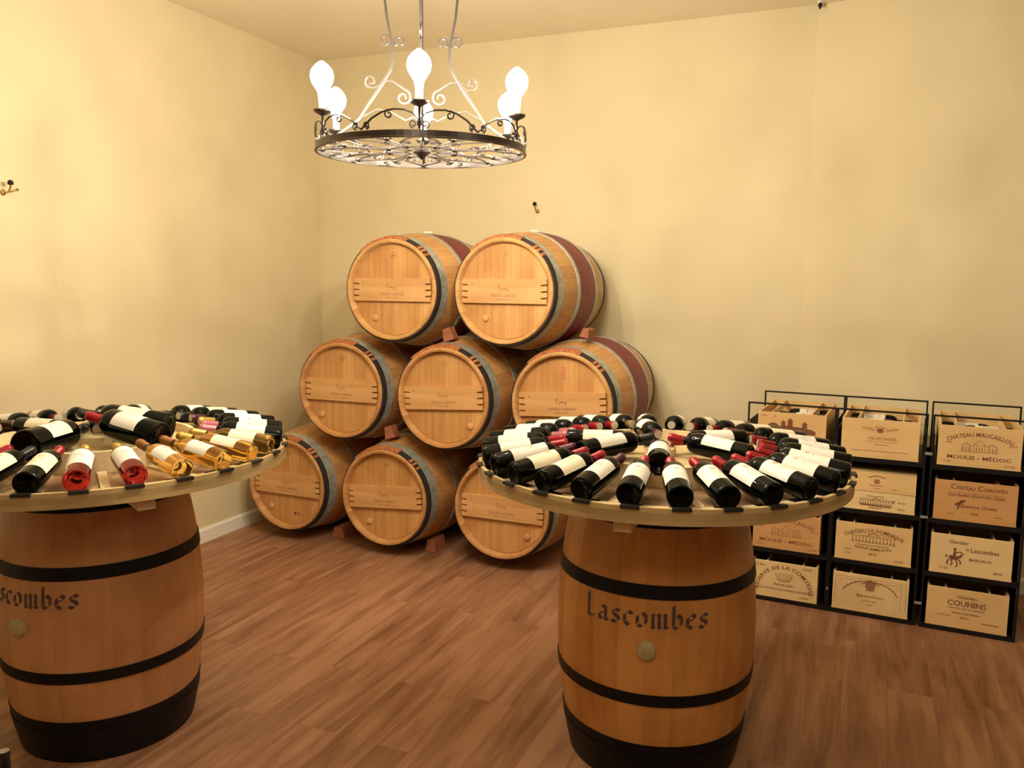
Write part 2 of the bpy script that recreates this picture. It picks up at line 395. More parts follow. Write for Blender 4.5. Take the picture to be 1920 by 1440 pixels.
def lying_barrel(k, x, y, z, yaw, tilt, plug, stained, label):
    Zl = Vector((math.sin(yaw), -math.cos(yaw), 0)); Xl = Vector((math.cos(yaw), math.sin(yaw), 0))
    M = frame((x, y, z), Xl, Zl)      # local x right, y up, z towards the viewer
    t = thing('wine_barrel', label, 'barrel', M, GRP)
    mb = MB(); barrel_body(mb, 0, RB); mb.build('staves', 'oak_stave_stained' if stained else 'oak_stave', t)
    # dark bark hoop near each chime, grey steel hoops, thin quarter hoops
    rnd = random.Random(k)
    for s0, s1 in ((.012, .045), (LEN-.045, LEN-.012)):
        mb = MB(); hoop(mb, s0, s1, 0, RB, .009); mb.build('bark_hoop', 'hoop_bark', t, 'black bark hoop at the barrel end')
    for s0, s1 in ((.048, .112), (LEN-.112, LEN-.048)):
        mb = MB(); hoop(mb, s0, s1, 0, RB, .004); mb.build('steel_hoop', 'grey_steel', t, 'wide grey steel hoop')
    for s0, s1 in ((.298, .330), (LEN-.330, LEN-.298)):
        mb = MB(); hoop(mb, s0, s1, 0, RB, .004); mb.build('steel_hoop', 'grey_steel', t, 'narrow grey steel hoop')
    # willow lashing over the top of the bark hoop: many narrow wraps
    mb = MB(); a = math.radians(70); n = 26
    for i in range(n):
        a0 = a+math.radians(62)*i/n; hoop(mb, .004+rnd.uniform(0, .003), .046+rnd.uniform(0, .01), 0, RB, .012+rnd.uniform(0, .002), 0, 2, a0, a0+math.radians(62)/n*1.05)
    mb.build('willow_binding', 'willow_binding', t, 'orange willow binding on the front hoop')
    for ac in (40, 46, 51):
        mb = MB(); hoop(mb, .006, .044, 0, RB, .0125, 0, 2, math.radians(ac), math.radians(ac+rnd.uniform(2, 3.5))); mb.build('willow_wrap', 'willow_binding', t)
    # head boards
    mb = MB(); mb.lathe([(.0005, -.038), (RE-.026, -.038), (RE-.025, -.047)], 64, 0, False); hd = mb.build('barrel_head', 'oak_head', t)
    # notched crossbar
    T0 = math.radians(tilt); ct, st = math.cos(T0), math.sin(T0)
    bw, bh = .252, .066; yo = .0
    notch = [(-bw, -bh), (bw-.012, -bh)]
    L_ = []
    def side(sg):
        o = []; ys = [-bh, -.042, -.036, -.008, -.002, .026, .032, bh]
        # outline going up the right side with three slits
        lim = lambda y: math.sqrt((RE-.026)**2-y*y)-.004
        o.append((min(bw, lim(-bh)), -bh))
        for (y0, y1) in ((-.041, -.034), (-.006, .001), (.029, .036)):
            o += [(min(bw, lim(y0)), y0), (bw-.036, y0+.001), (bw-.036, y1), (min(bw, lim(y1)), y1+.004)]
        o.append((min(bw, lim(bh)), bh)); return o
    r_ = side(1); outline = r_+[(-x_, y_) for x_, y_ in reversed(r_)]
    rot = lambda u, v: (u*ct-v*st, u*st+v*ct)
    K = len(outline); mb = MB()
    vs = [(*rot(u, v+yo), -.016) for u, v in outline]+[(*rot(u, v+yo), -.038) for u, v in outline]
    mb.add(vs, [tuple(range(K))]+[((i+1) % K, i, i+K, (i+1) % K+K) for i in range(K)])
    bar = mb.build('crossbar', 'oak_bar', t, 'notched pale wooden crossbar')
    mb = MB(); TT = lambda u, v: (*rot(u, v+yo), -.0154)
    mi = 0
    text(mb, 'CHATEAU LAGRANGE', .0, -.032, .0155, TT, mi, width=.16, serif=True)
    text(mb, 'SAINT-JULIEN', .0, -.050, .008, TT, mi, width=.085)
    # tiny tower and roof emblem
    mb.add([TT(*p) for p in ((-.034, .022), (-.022, .022), (-.028, .038))], [(0, 1, 2)], mi)
    stroke(mb, [(-.032, .0), (-.032, .02)], .002, TT); stroke(mb, [(-.024, .0), (-.024, .02)], .002, TT)
    stroke(mb, [(-.016, .010), (.004, .015), (.030, .006)], .005, TT)
    for u in (-.012, .006, .026): stroke(mb, [(u, -.008), (u, .006)], .002, TT)
    stroke(mb, [(-bw+.062, .048), (-bw+.062, .036)], .005, TT)
    mb.build('stamp', 'ink_brown' if k == 'M3' else 'ink_faint', bar, 'branded chateau stamp on the crossbar')
    # small tap plug
    mb = MB(); mb.lathe([(.0005, .012), (.016, .012), (.018, .010), (.0185, 0)], 20, 0, True, M=Matrix.Translation((plug[0], plug[1], -.038)))
    mb.build('tap_plug', 'oak_bar', t)
    mb = MB()
    rr = spiral(0.0 if k != 'TR' else 0, .195, .019, 1, 0, n=14, inner=1); TT2 = lambda u, v: (u, v, -.0373)
    stroke(mb, rr, .0025, TT2); stroke(mb, [(-.012, .19), (.011, .2)], .004, TT2); stroke(mb, [(-.006, .203), (.006, .187)], .003, TT2)
    if k == 'M3':
        mb = MB()
        for v in (.20, .185, .17, .155, .14): stroke(mb, [(-.008, v), (.004, v+.006), (.01, v-.004)], .004, TT2)
        for u in (-.014, .014): stroke(mb, [(u, .13), (u, .21)], .002, TT2)
    if k == 'B1':
        stroke(mb, spiral(.045, -.19, .008, 1, 0, n=8, inner=.6), .009, TT2); stroke(mb, [(.068, -.182), (.078, -.186), (.070, -.193), (.078, -.2)], .006, TT2)
    mb.build('head_stamp', {'M3': 'ink_red', 'TR': 'ink_faint', 'M2': 'ink_faint'}.get(k, 'ink_brown'), t, 'cooper mark stamped on the head')
    # bung on top of the belly
    mb = MB(); Mb = Matrix.Translation((0, RB-.002, -LEN/2)) @ Matrix.Rotation(-PI/2, 4, 'X')
    mb.lathe([(.0005, .014), (.02, .014), (.029, .008), (.031, 0)], 20, 0, True, M=Mb)
    for i in range(7):
        a_ = i*2*PI/7; mb.lathe([(.0005, .019), (.008, .016), (.01, .008)], 8, 0, True, M=Mb @ Matrix.Translation((.02*math.cos(a_), .02*math.sin(a_), 0)))
    mb.build('bung', 'silicone_bung', t, 'white silicone bung')
    return t
for h_ in HEADS: lying_barrel(*h_)

# wedges between and under the barrels
RY = A
def wedge(x, y, z, w_, h_, d_, rot, label):
    M = Matrix.Translation((x, y, z)) @ Matrix.Rotation(A, 4, 'Z') @ Matrix.Rotation(rot, 4, 'Y')
    o = MB()
    vs = [(-w_/2, 0, -h_/2), (w_/2, 0, -h_/2), (w_/2*.8, 0, h_/2), (-w_/2*.55, 0, h_/2)]
    o.add(vs+[(a_, d_, c_) for a_, _, c_ in vs], [(0, 1, 2, 3), (7, 6, 5, 4), (0, 4, 5, 1), (1, 5, 6, 2), (2, 6, 7, 3), (3, 7, 4, 0)])
    ob = o.build('wooden_wedge', 'wedge_wood', None, None, .003); ob.matrix_world = M
    tag(ob, label, 'wedge', 'reddish wooden wedges chocking the barrels')
wedge(-.3812, 4.81, 1.345, .07, .075, .07, -.35, 'pinkish wooden wedge between the two top barrels')
wedge(-.7485, 4.965, .737, .07, .075, .07, -.30, 'reddish wooden wedge below the gap between left and centre middle barrels')
wedge(-.016, 4.6785, .765, .08, .085, .10, -.30, 'reddish wooden wedge just left of the right table, mostly hidden')
wedge(-1.118, 5.20, .035, .09, .068, .2, 0, 'reddish wooden wedge on the floor between leftmost and centre barrels')
wedge(-.495, 4.93, .040, .07, .078, .14, 0, 'reddish wooden block on the floor right of the centre bottom barrel')
wedge(.40, 4.62, 1.372, .055, .05, .12, .2, 'pinkish wooden wedge under the right side of the top right barrel')

# ---------------------------------------------------------------- table barrels (upright) and round tops
LET = {
 'L': ([[(.22, 1.62), (.22, .55), (.22, .12)], [(.18, .10), (.42, -.02), (.62, .08), (.84, .22)], [(.06, 1.5), (.22, 1.66)]], .95),
 'a': ([[(.60, .90), (.60, .12), (.76, .0)], [(.14, .80), (.36, .98), (.58, .84)], [(.56, .54), (.20, .42), (.14, .16), (.34, 0), (.52, .14)]], .95),
 's': ([[(.62, .84), (.42, 1.0), (.20, .84), (.22, .64)], [(.24, .60), (.54, .44), (.60, .24)], [(.58, .2), (.36, 0), (.10, .16)]], .82),
 'c': ([[(.64, .82), (.42, 1.0)], [(.36, .96), (.14, .72), (.14, .28)], [(.16, .22), (.40, 0), (.66, .20)]], .82),
 'o': ([[(.40, 1.0), (.14, .76), (.14, .24)], [(.20, .16), (.42, 0), (.66, .22)], [(.68, .28), (.68, .76), (.46, 1.0)]], .95),
 'm': ([[(.04, .84), (.16, 1.0)], [(.16, .96), (.16, .06), (.26, -.02)], [(.26, .84), (.46, 1.0), (.54, .9)], [(.54, .88), (.54, .06), (.64, -.02)], [(.64, .84), (.84, 1.0), (.92, .9)], [(.92, .88), (.92, .1), (1.06, 0)]], 1.24),
 'b': ([[(.06, 1.50), (.18, 1.62)], [(.18, 1.58), (.18, .20)], [(.20, .16), (.40, 0), (.64, .22)], [(.66, .28), (.66, .72), (.44, .98), (.26, .86)]], .92),
 'e': ([[(.16, .5), (.56, .66), (.62, .82), (.42, 1.0)], [(.34, .94), (.14, .72), (.14, .28)], [(.16, .22), (.40, 0), (.66, .18)]], .82),
}
def blackletter(mb, word, T, width, xh):
    tot = sum(LET[c][1] for c in word); k = width/tot; x = -width/2
    for c in word:
        st, adv = LET[c]
        for s_ in st: stroke(mb, [(x+p[0]*k, p[1]*xh) for p in s_], .19*k*1.35, T, pen=(.80, .62))
        x += adv*k
def table_barrel(x, y, label, ang_txt, ang_bung, wd='oak_stave_varnished', rb=.347, rz=0):
    t = thing('wine_barrel', label, 'barrel', Matrix.Translation((x, y, 0)) @ Matrix.Rotation(rz, 4, 'Z'), 'upright barrels carrying the round tabletops')
    mb = MB(); barrel_body(mb, LEN, rb); mb.build('staves', wd, t)
    for z0, z1 in ((.950, .884), (.708, .664), (.345, .306)):
        mb = MB(); hoop(mb, LEN-z0, LEN-z1, LEN, rb, .004); mb.build('metal_hoop', 'hoop_black', t, 'black painted hoop')
    mb = MB(); hoop(mb, LEN-.160, LEN-.118, LEN, rb, .0045); hoop(mb, LEN-.124, LEN-.0, LEN, rb, .0075); mb.build('foot_hoop', 'hoop_black', t, 'wide black foot hoop')
    mb = MB(); T = surf(LEN, rb, ang_txt); T2 = lambda u, v: T(u, v+.572)
    blackletter(mb, 'Lascombes', T2, .425, .046)
    mb.build('stencil_lettering', 'stencil', t, 'dark stencilled blackletter name')
    r = rad(LEN-.498, rb)
    Mb = Matrix.Rotation(ang_bung, 4, 'Z') @ Matrix.Translation((r-.004, 0, .498)) @ Matrix.Rotation(PI/2, 4, 'Y')
    mb = MB(); mb.lathe([(.0005, .022), (.025, .022), (.029, .019), (.031, 0)], 32, 0, True, M=Mb); mb.build('bung', 'wood_bung', t, 'pale round bung')
    return t
T1 = (.5196, 2.8545); T2_ = (-1.5114, 2.9700)
table_barrel(*T1, 'upright varnished wine barrel with black hoops under the right round table', math.radians(-105.5), math.radians(-104.2))
table_barrel(*T2_, 'upright varnished wine barrel with black hoops under the left round table', math.radians(-110), math.radians(-111.2), 'oak_stave_brown')

def tabletop(x, y, R, label, cleat_ang, slots, inner):
    zt = 1.042; th = .050
    t = thing('round_tabletop', label, 'table', Matrix.Translation((x, y, 0)), 'round wooden tops on barrels')
    mb = MB(); mb.lathe([(R-.012, zt), (R, zt-.001), (R, zt-th), (R-.012, zt-th)], 96, 0, False, closed_prof=True); mb.build('edge_band', 'edge_band', t, 'bent wooden edge band')
    mb = MB(); mb.lathe([(R-.075, zt-.014), (R-.0121, zt-.014), (R-.0121, zt-.0215), (R-.075, zt-.0215)], 96, 0, False, closed_prof=True); mb.build('rim_ring', 'pale_slat', t, 'pale flat rim ring')
    mb = MB(); mb.lathe([(.001, zt-.022), (R-.0121, zt-.022), (R-.0121, zt-th+.004), (.001, zt-th+.004)], 96, 0, False, closed_prof=True); mb.build('panel', 'panel_wood', t, 'brown recessed board')
    free = sorted(inner); 
    for q, (g0, w0) in enumerate(free):
        g1, w1 = free[(q+1) % len(free)]; s0 = g0+w0; s1 = (g1 if q < len(free)-1 else g1+360)-w1
        mb = MB(); mb.lathe([(.322, zt+.0495), (.338, zt+.0495), (.338, zt-.0218), (.322, zt-.0218)], max(2, int((s1-s0)/5)), 0, False, math.radians(s0), math.radians(s1), closed_prof=True); mb.build('neck_rest', 'pale_slat', t, 'pale curved rest under the bottle necks')
    mb = MB(); mb.lathe([(.001, zt+.045), (.055, zt+.045), (.055, zt+.0182), (.001, zt+.0182)], 40, 0, False, closed_prof=True); mb.build('hub', 'pale_slat', t, 'pale centre disc')
    mb = MB(); mb.lathe([(.001, zt+.018), (.3215, zt+.018), (.3215, zt-.0218), (.001, zt-.0218)], 72, 0, False, closed_prof=True); mb.build('raised_disc', 'plywood', t, 'raised plywood disc in the middle')
    for i in range(14):
        a = math.radians(slots+12.857/2+i*2*12.857); M = Matrix.Rotation(a, 4, 'Z')
        mb = MB(); mb.box(.347, R-.077, -.014, .014, zt-.0218, zt-.014, 0, M); mb.build('spoke', 'pale_slat', t)
    for i in range(28):
        a = math.radians(slots+i*12.857); M = Matrix.Rotation(a, 4, 'Z')
        mb = MB(); sec = [(R-.074, zt-.0137), (R-.074, zt-.012), (R-.014, zt-.012), (R-.012, zt+.0022), (R+.007, zt+.0022), (R+.007, zt-.007), (R+.0008, zt-.007), (R+.0008, zt+.0005), (R-.0118, zt+.0003), (R-.0122, zt-.0137)]
        mb.add([(a_, y_, z_) for y_ in (-.027, .027) for a_, z_ in sec], [tuple(range(10)), tuple(range(19, 9, -1))]+[(q, q+10, (q+1) % 10+10, (q+1) % 10) for q in range(10)], 0, False, M)
        mb.build('grip_strip', 'black_strip', t, 'black strip under a bottle')
    for da in (0, 120, 240):
        a = math.radians(cleat_ang+da); M = Matrix.Rotation(a, 4, 'Z')
        mb = MB(); mb.box(.10, .305 if da else R-.045, -.027, .027, .9505, zt-th+.0035, 0, M); mb.build('cleat', 'pale_slat', t, None, .002)
R1, R2 = .634, .667
tabletop(*T1, R1, 'round wooden tabletop on the right barrel, ringed with dark bottles', -110, -94.5, [(a_, 8) for a_ in (-152.4, -100.9, -36.6, 14.8, 91.9, 169.1)])
tabletop(*T2_, R2, 'round wooden tabletop on the left barrel, with amber and pink bottles', -51, -67.5, [(-99, 11), (-26, 11), (112, 8), (163, 8)])

# ---------------------------------------------------------------- bottles
_bm = {}
def bottle_meshes(size, glass, lab, cap):
    key = (size, glass, lab, cap)
    if key in _bm: return _bm[key]
    R, Ln, rn = {'std': (.0375, .292, .0142), 'mag': (.052, .345, .0165), 'small': (.036, .285, .014), 'amber': (.0355, .30, .0142)}[size]
    kb = ('b', size, glass)
    if kb not in _bm:
        k = Ln; hb = .64*k if size != 'amber' else .56*k
        hs = hb+(.115 if size != 'amber' else .20)*k
        prof = [(.0005, .014), (R*.55, .010), (R*.80, .001), (R*.90, 0), (R*.98, .003), (R, .009), (R, hb)]
        for i in range(1, 9):
            q = i/8; s_ = (1-math.cos(PI*q))/2 if size == 'amber' else (math.sin(q*PI/2)**1.0*0+1-math.sqrt(max(0, 1-q*q))*1)
            if size != 'amber': rr = rn+(R-rn)*(math.sqrt(max(0, 1-q**2.2))*.86+.14*(1-q)); zz = hb+(hs-hb)*q
            else: rr = rn+(R-rn)*(1-s_); zz = hb+(hs-hb)*q
            prof.append((rr, zz))
        prof += [(rn, hs+.01), (rn, Ln-.004), (rn-.002, Ln), (.0005, Ln)]
        mb = MB(); mb.lathe(prof, 28, 0, True); _bm[kb] = mb.mesh('glass', glass)
    kc = ('c', size, cap)
    if kc not in _bm:
        mb = MB(); c0 = Ln*.80
        mb.lathe([(rn+.0003, c0), (rn+.0009, c0+.0005), (rn+.0009, Ln-.016), (rn+.002, Ln-.015), (rn+.002, Ln-.008), (rn+.0008, Ln-.006), (rn+.0006, Ln+.0005)], 20, 0, True)
        mb.lathe([(rn+.0006, Ln+.0005), (.0005, Ln+.0008)], 20, 1, False)
        _bm[kc] = mb.mesh('capsule', [cap, 'capsule_disc'])
    kl = ('l', size, lab)
    if kl not in _bm:
        mb = MB(); r = R+.0004; z0, z1 = {'std': (.20, .555), 'mag': (.22, .54), 'small': (.20, .56), 'amber': (.19, .50)}[size]; z0 *= Ln; z1 *= Ln
        if lab == 'tall': z0 += .002; z1 += .022
        if lab == 'short': z0 += .035
        half = 1.3; n = 16
        def TL(u, v): a = u/r; return ((r+.0004)*math.cos(a), (r+.0004)*math.sin(a), v)
        if lab == 'shield':
            pr = [(r*math.cos(a), r*math.sin(a), z) for a in [(-half+2*half*i/n) for i in range(n+1)] for z in (z0+.018*abs(abs(a)/half), z1)]
        else: pr = [(r*math.cos(a), r*math.sin(a), z) for a in [(-half+2*half*i/n) for i in range(n+1)] for z in (z0, z1)]
        mb.add(pr, [(2*i, 2*i+2, 2*i+3, 2*i+1) for i in range(n)], 0, True)
        W = half*r; hh = z1-z0; m_ = (z0+z1)/2
        # a crest or house drawing and lines of type
        if lab in ('house', 'tall'):
            base_ = m_+hh*.05
            for u in (-.012, -.006, 0, .006, .012): mb.add([TL(u-.0022, base_), TL(u+.0022, base_), TL(u+.0022, base_+.012), TL(u-.0022, base_+.012)], [(0, 1, 2, 3)], 1)
            mb.add([TL(-.016, base_+.012), TL(.016, base_+.012), TL(0, base_+.02)], [(0, 1, 2)], 1); stroke(mb, [(-.022, base_), (.022, base_)], .002, TL, 1)
        else:
            stroke(mb, spiral(0, m_+hh*.22, .008, 1, 0, n=10, inner=.7), .003, TL, 2 if lab != 'plain' else 1)
            stroke(mb, [(-.006, m_+hh*.22), (.006, m_+hh*.22)], .004, TL, 2 if lab != 'plain' else 1)
        for q, (wd, th_) in enumerate(((.036, .0030), (.024, .0018), (.030, .0014), (.020, .0014))):
            v = m_-hh*.06-q*hh*.10
            for k_ in range(5):
                u0 = -wd/2+wd*k_/5; stroke(mb, [(u0, v), (u0+wd/5*.72, v)], th_, TL, 1)
        if lab == 'redline':
            stroke(mb, [(-W*.9, z0+.006), (W*.9, z0+.006)], .006, TL, 3)
        if lab in ('cream', 'shield'):
            for v in (z0+.004+(.018 if lab == 'shield' else 0)*0, z1-.003): stroke(mb, [(-W*.92, v), (W*.92, v)], .0012, TL, 2)
        _bm[kl] = mb.mesh('label', ['paper_cream' if lab in ('cream', 'shield') else 'paper_white', 'paper_print', 'paper_gold', 'paper_red'])
    _bm[key] = (_bm[kb], _bm[kl], _bm[kc], R, Ln); return _bm[key]
GN = {'glass_dark': 'dark', 'glass_amber': 'amber', 'glass_rose': 'rosé'}
CN = {'capsule_red': 'red', 'capsule_pink': 'pink', 'capsule_purple': 'purple', 'capsule_black': 'black', 'capsule_gold': 'gold', 'capsule_copper': 'copper'}
def bottle(M, size, glass, lab, cap, label, group):
    g, l, c, R, Ln = bottle_meshes(size, glass, lab, cap)
    t = thing('wine_bottle', label, 'wine bottle', M, group)
    obj('bottle_glass', g, t); obj('paper_label', l, t, 'white paper label' if lab not in ('cream', 'shield') else 'cream paper label'); obj('capsule', c, t, CN[cap]+' capsule')
    return t
def radial(cx, cy, ang, rbase, zb, zn, size, glass, lab, cap, label, group, roll=0):
    _, _, _, R, Ln = bottle_meshes(size, glass, lab, cap)
    a = math.radians(ang); out = Vector((math.cos(a), math.sin(a), 0))
    p0 = Vector((cx, cy, zb+R))+out*rbase; d = (-out*Ln+Vector((0, 0, zn-zb-R))).normalized()
    up = Vector((0, 0, 1)); X = (up-d*up.dot(d)).normalized(); X = Matrix.Rotation(roll, 3, d) @ X
    bottle(frame(p0, X, d), size, glass, lab, cap, label, group)
ORD = ['', 'first', 'second', 'third', 'fourth', 'fifth', 'sixth', 'seventh', 'eighth', 'ninth', 'tenth', 'eleventh', 'twelfth', 'thirteenth', 'fourteenth']
def place(i, n=28):
    if i == 0: return 'the one nearest the camera'
    if i == n//2: return 'the one farthest from the camera'
    return f'{ORD[i]} rightward from the nearest' if i < n//2 else f'{ORD[n-i]} leftward from the nearest'
G1 = 'bottles round the rim of the right table'; G2 = 'bottles round the rim of the left table'
# right table: index 0 = nearest (-94.5 deg), increasing to the right and round the back
caps1 = {0: 'capsule_red', 1: 'capsule_red', 2: 'capsule_red', 3: 'capsule_red', 4: 'capsule_red', 5: 'capsule_red', 6: 'capsule_red', 7: 'capsule_red', 8: 'capsule_red', 9: 'capsule_copper',
         10: 'capsule_red', 11: 'capsule_red', 12: 'capsule_red', 13: 'capsule_black', 14: 'capsule_black', 15: 'capsule_gold', 16: 'capsule_red', 17: 'capsule_red', 18: 'capsule_red', 19: 'capsule_pink',
         20: 'capsule_pink', 21: 'capsule_red', 22: 'capsule_red', 23: 'capsule_purple', 24: 'capsule_red', 25: 'capsule_red', 26: 'capsule_purple', 27: 'capsule_red'}
labs1 = {0: 'plain', 1: 'plain', 2: 'plain', 3: 'redline', 4: 'plain', 5: 'tall', 6: 'redline', 7: 'plain', 8: 'plain', 9: 'cream', 10: 'cream', 11: 'cream', 12: 'cream', 27: 'plain', 26: 'house', 25: 'cream', 24: 'cream', 23: 'tall', 22: 'plain', 21: 'plain'}
for i in range(28):
    a = -94.5+12.857*i; lab = labs1.get(i, 'plain'); cp = caps1[i]
    radial(*T1, a+random.uniform(-.8, .8), R1-.014+random.uniform(-.001, .001), 1.0312, 1.1112, 'std', 'glass_dark', lab, cp,
           f'dark wine bottle with {CN[cp]} capsule, right table rim, {place(i)}', G1, random.uniform(-.12, .12))
INN1 = [(-100.9, 'house', 'capsule_purple', 'pointing at the camera'), (-152.4, 'plain', 'capsule_black', 'aimed front left'), (169.1, 'cream', 'capsule_black', 'aimed left'),
        (91.9, 'plain', 'capsule_purple', 'aimed at the barrel stack'), (14.8, 'plain', 'capsule_red', 'aimed right'), (-36.6, 'plain', 'capsule_red', 'aimed front right')]
for a, lab, cp, wh in INN1:
    radial(*T1, a, .326, 1.0615, 1.106 if wh in ('pointing at the camera', 'aimed left', 'aimed right') else 1.127, 'std', 'glass_dark', lab, cp, f'dark wine bottle, right table inner ring, base {wh}', 'inner bottles on the right table')
# left table: index 0 at -67.5
spec2 = {0: ('std', 'glass_rose', 'tall', 'capsule_gold'), 1: ('small', 'glass_rose', 'tall', 'capsule_gold'), 2: ('amber', 'glass_amber', 'plain', 'capsule_copper'), 3: ('amber', 'glass_amber', 'plain', 'capsule_copper'),
         4: ('amber', 'glass_amber', 'cream', 'capsule_gold'), 5: ('amber', 'glass_amber', 'cream', 'capsule_gold'), 6: ('std', 'glass_dark', 'house', 'capsule_pink'), 7: ('std', 'glass_dark', 'house', 'capsule_pink'),
         8: ('std', 'glass_dark', 'plain', 'capsule_gold'), 9: ('std', 'glass_dark', 'plain', 'capsule_purple'), 10: ('std', 'glass_dark', 'cream', 'capsule_black'), 11: ('std', 'glass_dark', 'plain', 'capsule_black'),
         27: ('std', 'glass_dark', 'cream', 'capsule_red'), 26: ('std', 'glass_dark', 'shield', 'capsule_black'), 25: ('std', 'glass_dark', 'plain', 'capsule_red'), 24: ('std', 'glass_dark', 'plain', 'capsule_red')}
for i in range(28):
    if i in (12, 21): continue
    sp = spec2.get(i, ('std', 'glass_dark', 'plain', ['capsule_purple', 'capsule_red', 'capsule_purple'][i % 3]))
    a = -67.5+12.857*i
    radial(*T2_, a+random.uniform(-.8, .8), R2-.014+random.uniform(-.001, .001), 1.0312, 1.1112, *sp,
           f'{GN[sp[1]]} wine bottle with {CN[sp[3]]} capsule, left table rim, {place(i)}', G2, random.uniform(-.12, .12))
INN2 = [(-26, 'mag', 'plain', 'capsule_red', 'large dark bottle with big white label, centre of left table, base toward amber bottles'), (11, 'mag', 'shield', 'capsule_black', 'large dark bottle with shield label on the left table, base aimed right'),
        (112, 'std', 'plain', 'capsule_purple', 'dark purple-capsuled bottle at the back of the left inner ring'),
        (163, 'std', 'cream', 'capsule_purple', 'dark bottle with cream label aimed left on the left table'), (-107, 'mag', 'house', 'capsule_black', 'large dark bottle with house drawing label, left edge of the photo')]
MAGS = {-26: ((-1.208, 2.816, 1.113), (-1.541, 2.957, 1.168)), 11: ((-1.255, 3.005, 1.116), (-1.600, 3.030, 1.162)), -107: ((-1.569, 2.630, 1.118), (-1.550, 2.960, 1.116))}
for a, sz, lab, cp, lb in INN2:
    if sz == 'mag':
        Q, P = (Vector(v) for v in MAGS[a]); d = (P-Q).normalized(); up = Vector((0, 0, 1)); X = (up-d*up.dot(d)).normalized()
        bottle(frame(Q, X, d), 'mag', 'glass_dark', lab, cp, lb, 'inner bottles on the left table')
    else: radial(*T2_, a, .350, 1.0615, 1.1000, sz, 'glass_dark', lab, cp, lb, 'inner bottles on the left table')

# ---------------------------------------------------------------- crate rack
RA = -.45654; RDD = Vector((math.cos(RA), math.sin(RA), 0)); RNN = Vector((-math.sin(RA), math.cos(RA), 0)); R0 = Vector((1.2031, 4.2729, 0))
LEV = [.0249, .2876, .5503, .8129]; CH = .190; DEP = .50
COLS = [(.0781, .4105, .030, .4530), (.4834, .8314, .4622, .8600), (.9111, 1.2534, .8880, 1.2850)]
rnames = ['left', 'middle', 'right']
def rackM(x, y, z):
    M = Matrix.Rotation(RA, 4, 'Z'); M.translation = R0+RDD*x+RNN*y+Vector((0, 0, z)); return M
for ci, (x0, x1, f0, f1) in enumerate(COLS):
    t = thing('crate_rack', f'black metal rack column holding wine crates, {rnames[ci]} of the three', 'rack', rackM(0, 0, 0), 'black metal racks for wine crates')
    r = .0042
    for nm, yy in (('front', .004), ('back', DEP+.006)):
        mb = MB(); ztop = 1.045
        for xx in (f0, f1): mb.box(xx-r, xx+r, yy-r, yy+r, 0, ztop)
        mb.box(f0-r, f1+r, yy-r, yy+r, ztop-r, ztop+r)
        mb.build('wire_loop', 'black_iron', t, nm+' wire loop')
    for z in LEV:
        mb = MB(); mb.box(f0+r, f1-r, .0, DEP+.01, z-.0045, z-.0005); mb.box(f0+r, f1-r, .0, .004, z-.0245, z-.0045); mb.box(f0+r, f1-r, DEP+.006, DEP+.01, z-.0245, z-.0045)
        mb.build('shelf', 'black_iron', t)
    for xx in (f0+.0065, f1-.0065):
        mb = MB(); mb.box(xx-.0015, xx+.0015, .012, DEP, .002, .955); mb.build('side_panel', 'black_iron', t)  # black sheets added in place of the shade between crate columns
    mb = MB(); mb.box(f0-(.0 if ci < 2 else .026), f1, DEP+.0125, DEP+.0145, .002, .80); mb.build('back_panel', 'black_iron', t)  # sheet added behind the crates to turn the gaps black
for gx in (.4580, .874):
    for z in (.12, .55, .86):
        mb = MB(); wd = .004 if gx < .5 else .016; mb.box(gx-wd, gx+wd, -.006, -.0005, z-.006, z+.006)
        ob = mb.build('rack_clip', 'grey_steel'); ob.matrix_world = rackM(0, 0, 0)
        tag(ob, f'small metal clip joining {"left and middle" if gx < .5 else "middle and right"} rack columns, {"low" if z < .2 else "mid height" if z < .6 else "high"}', 'clip', 'clips joining the rack columns')

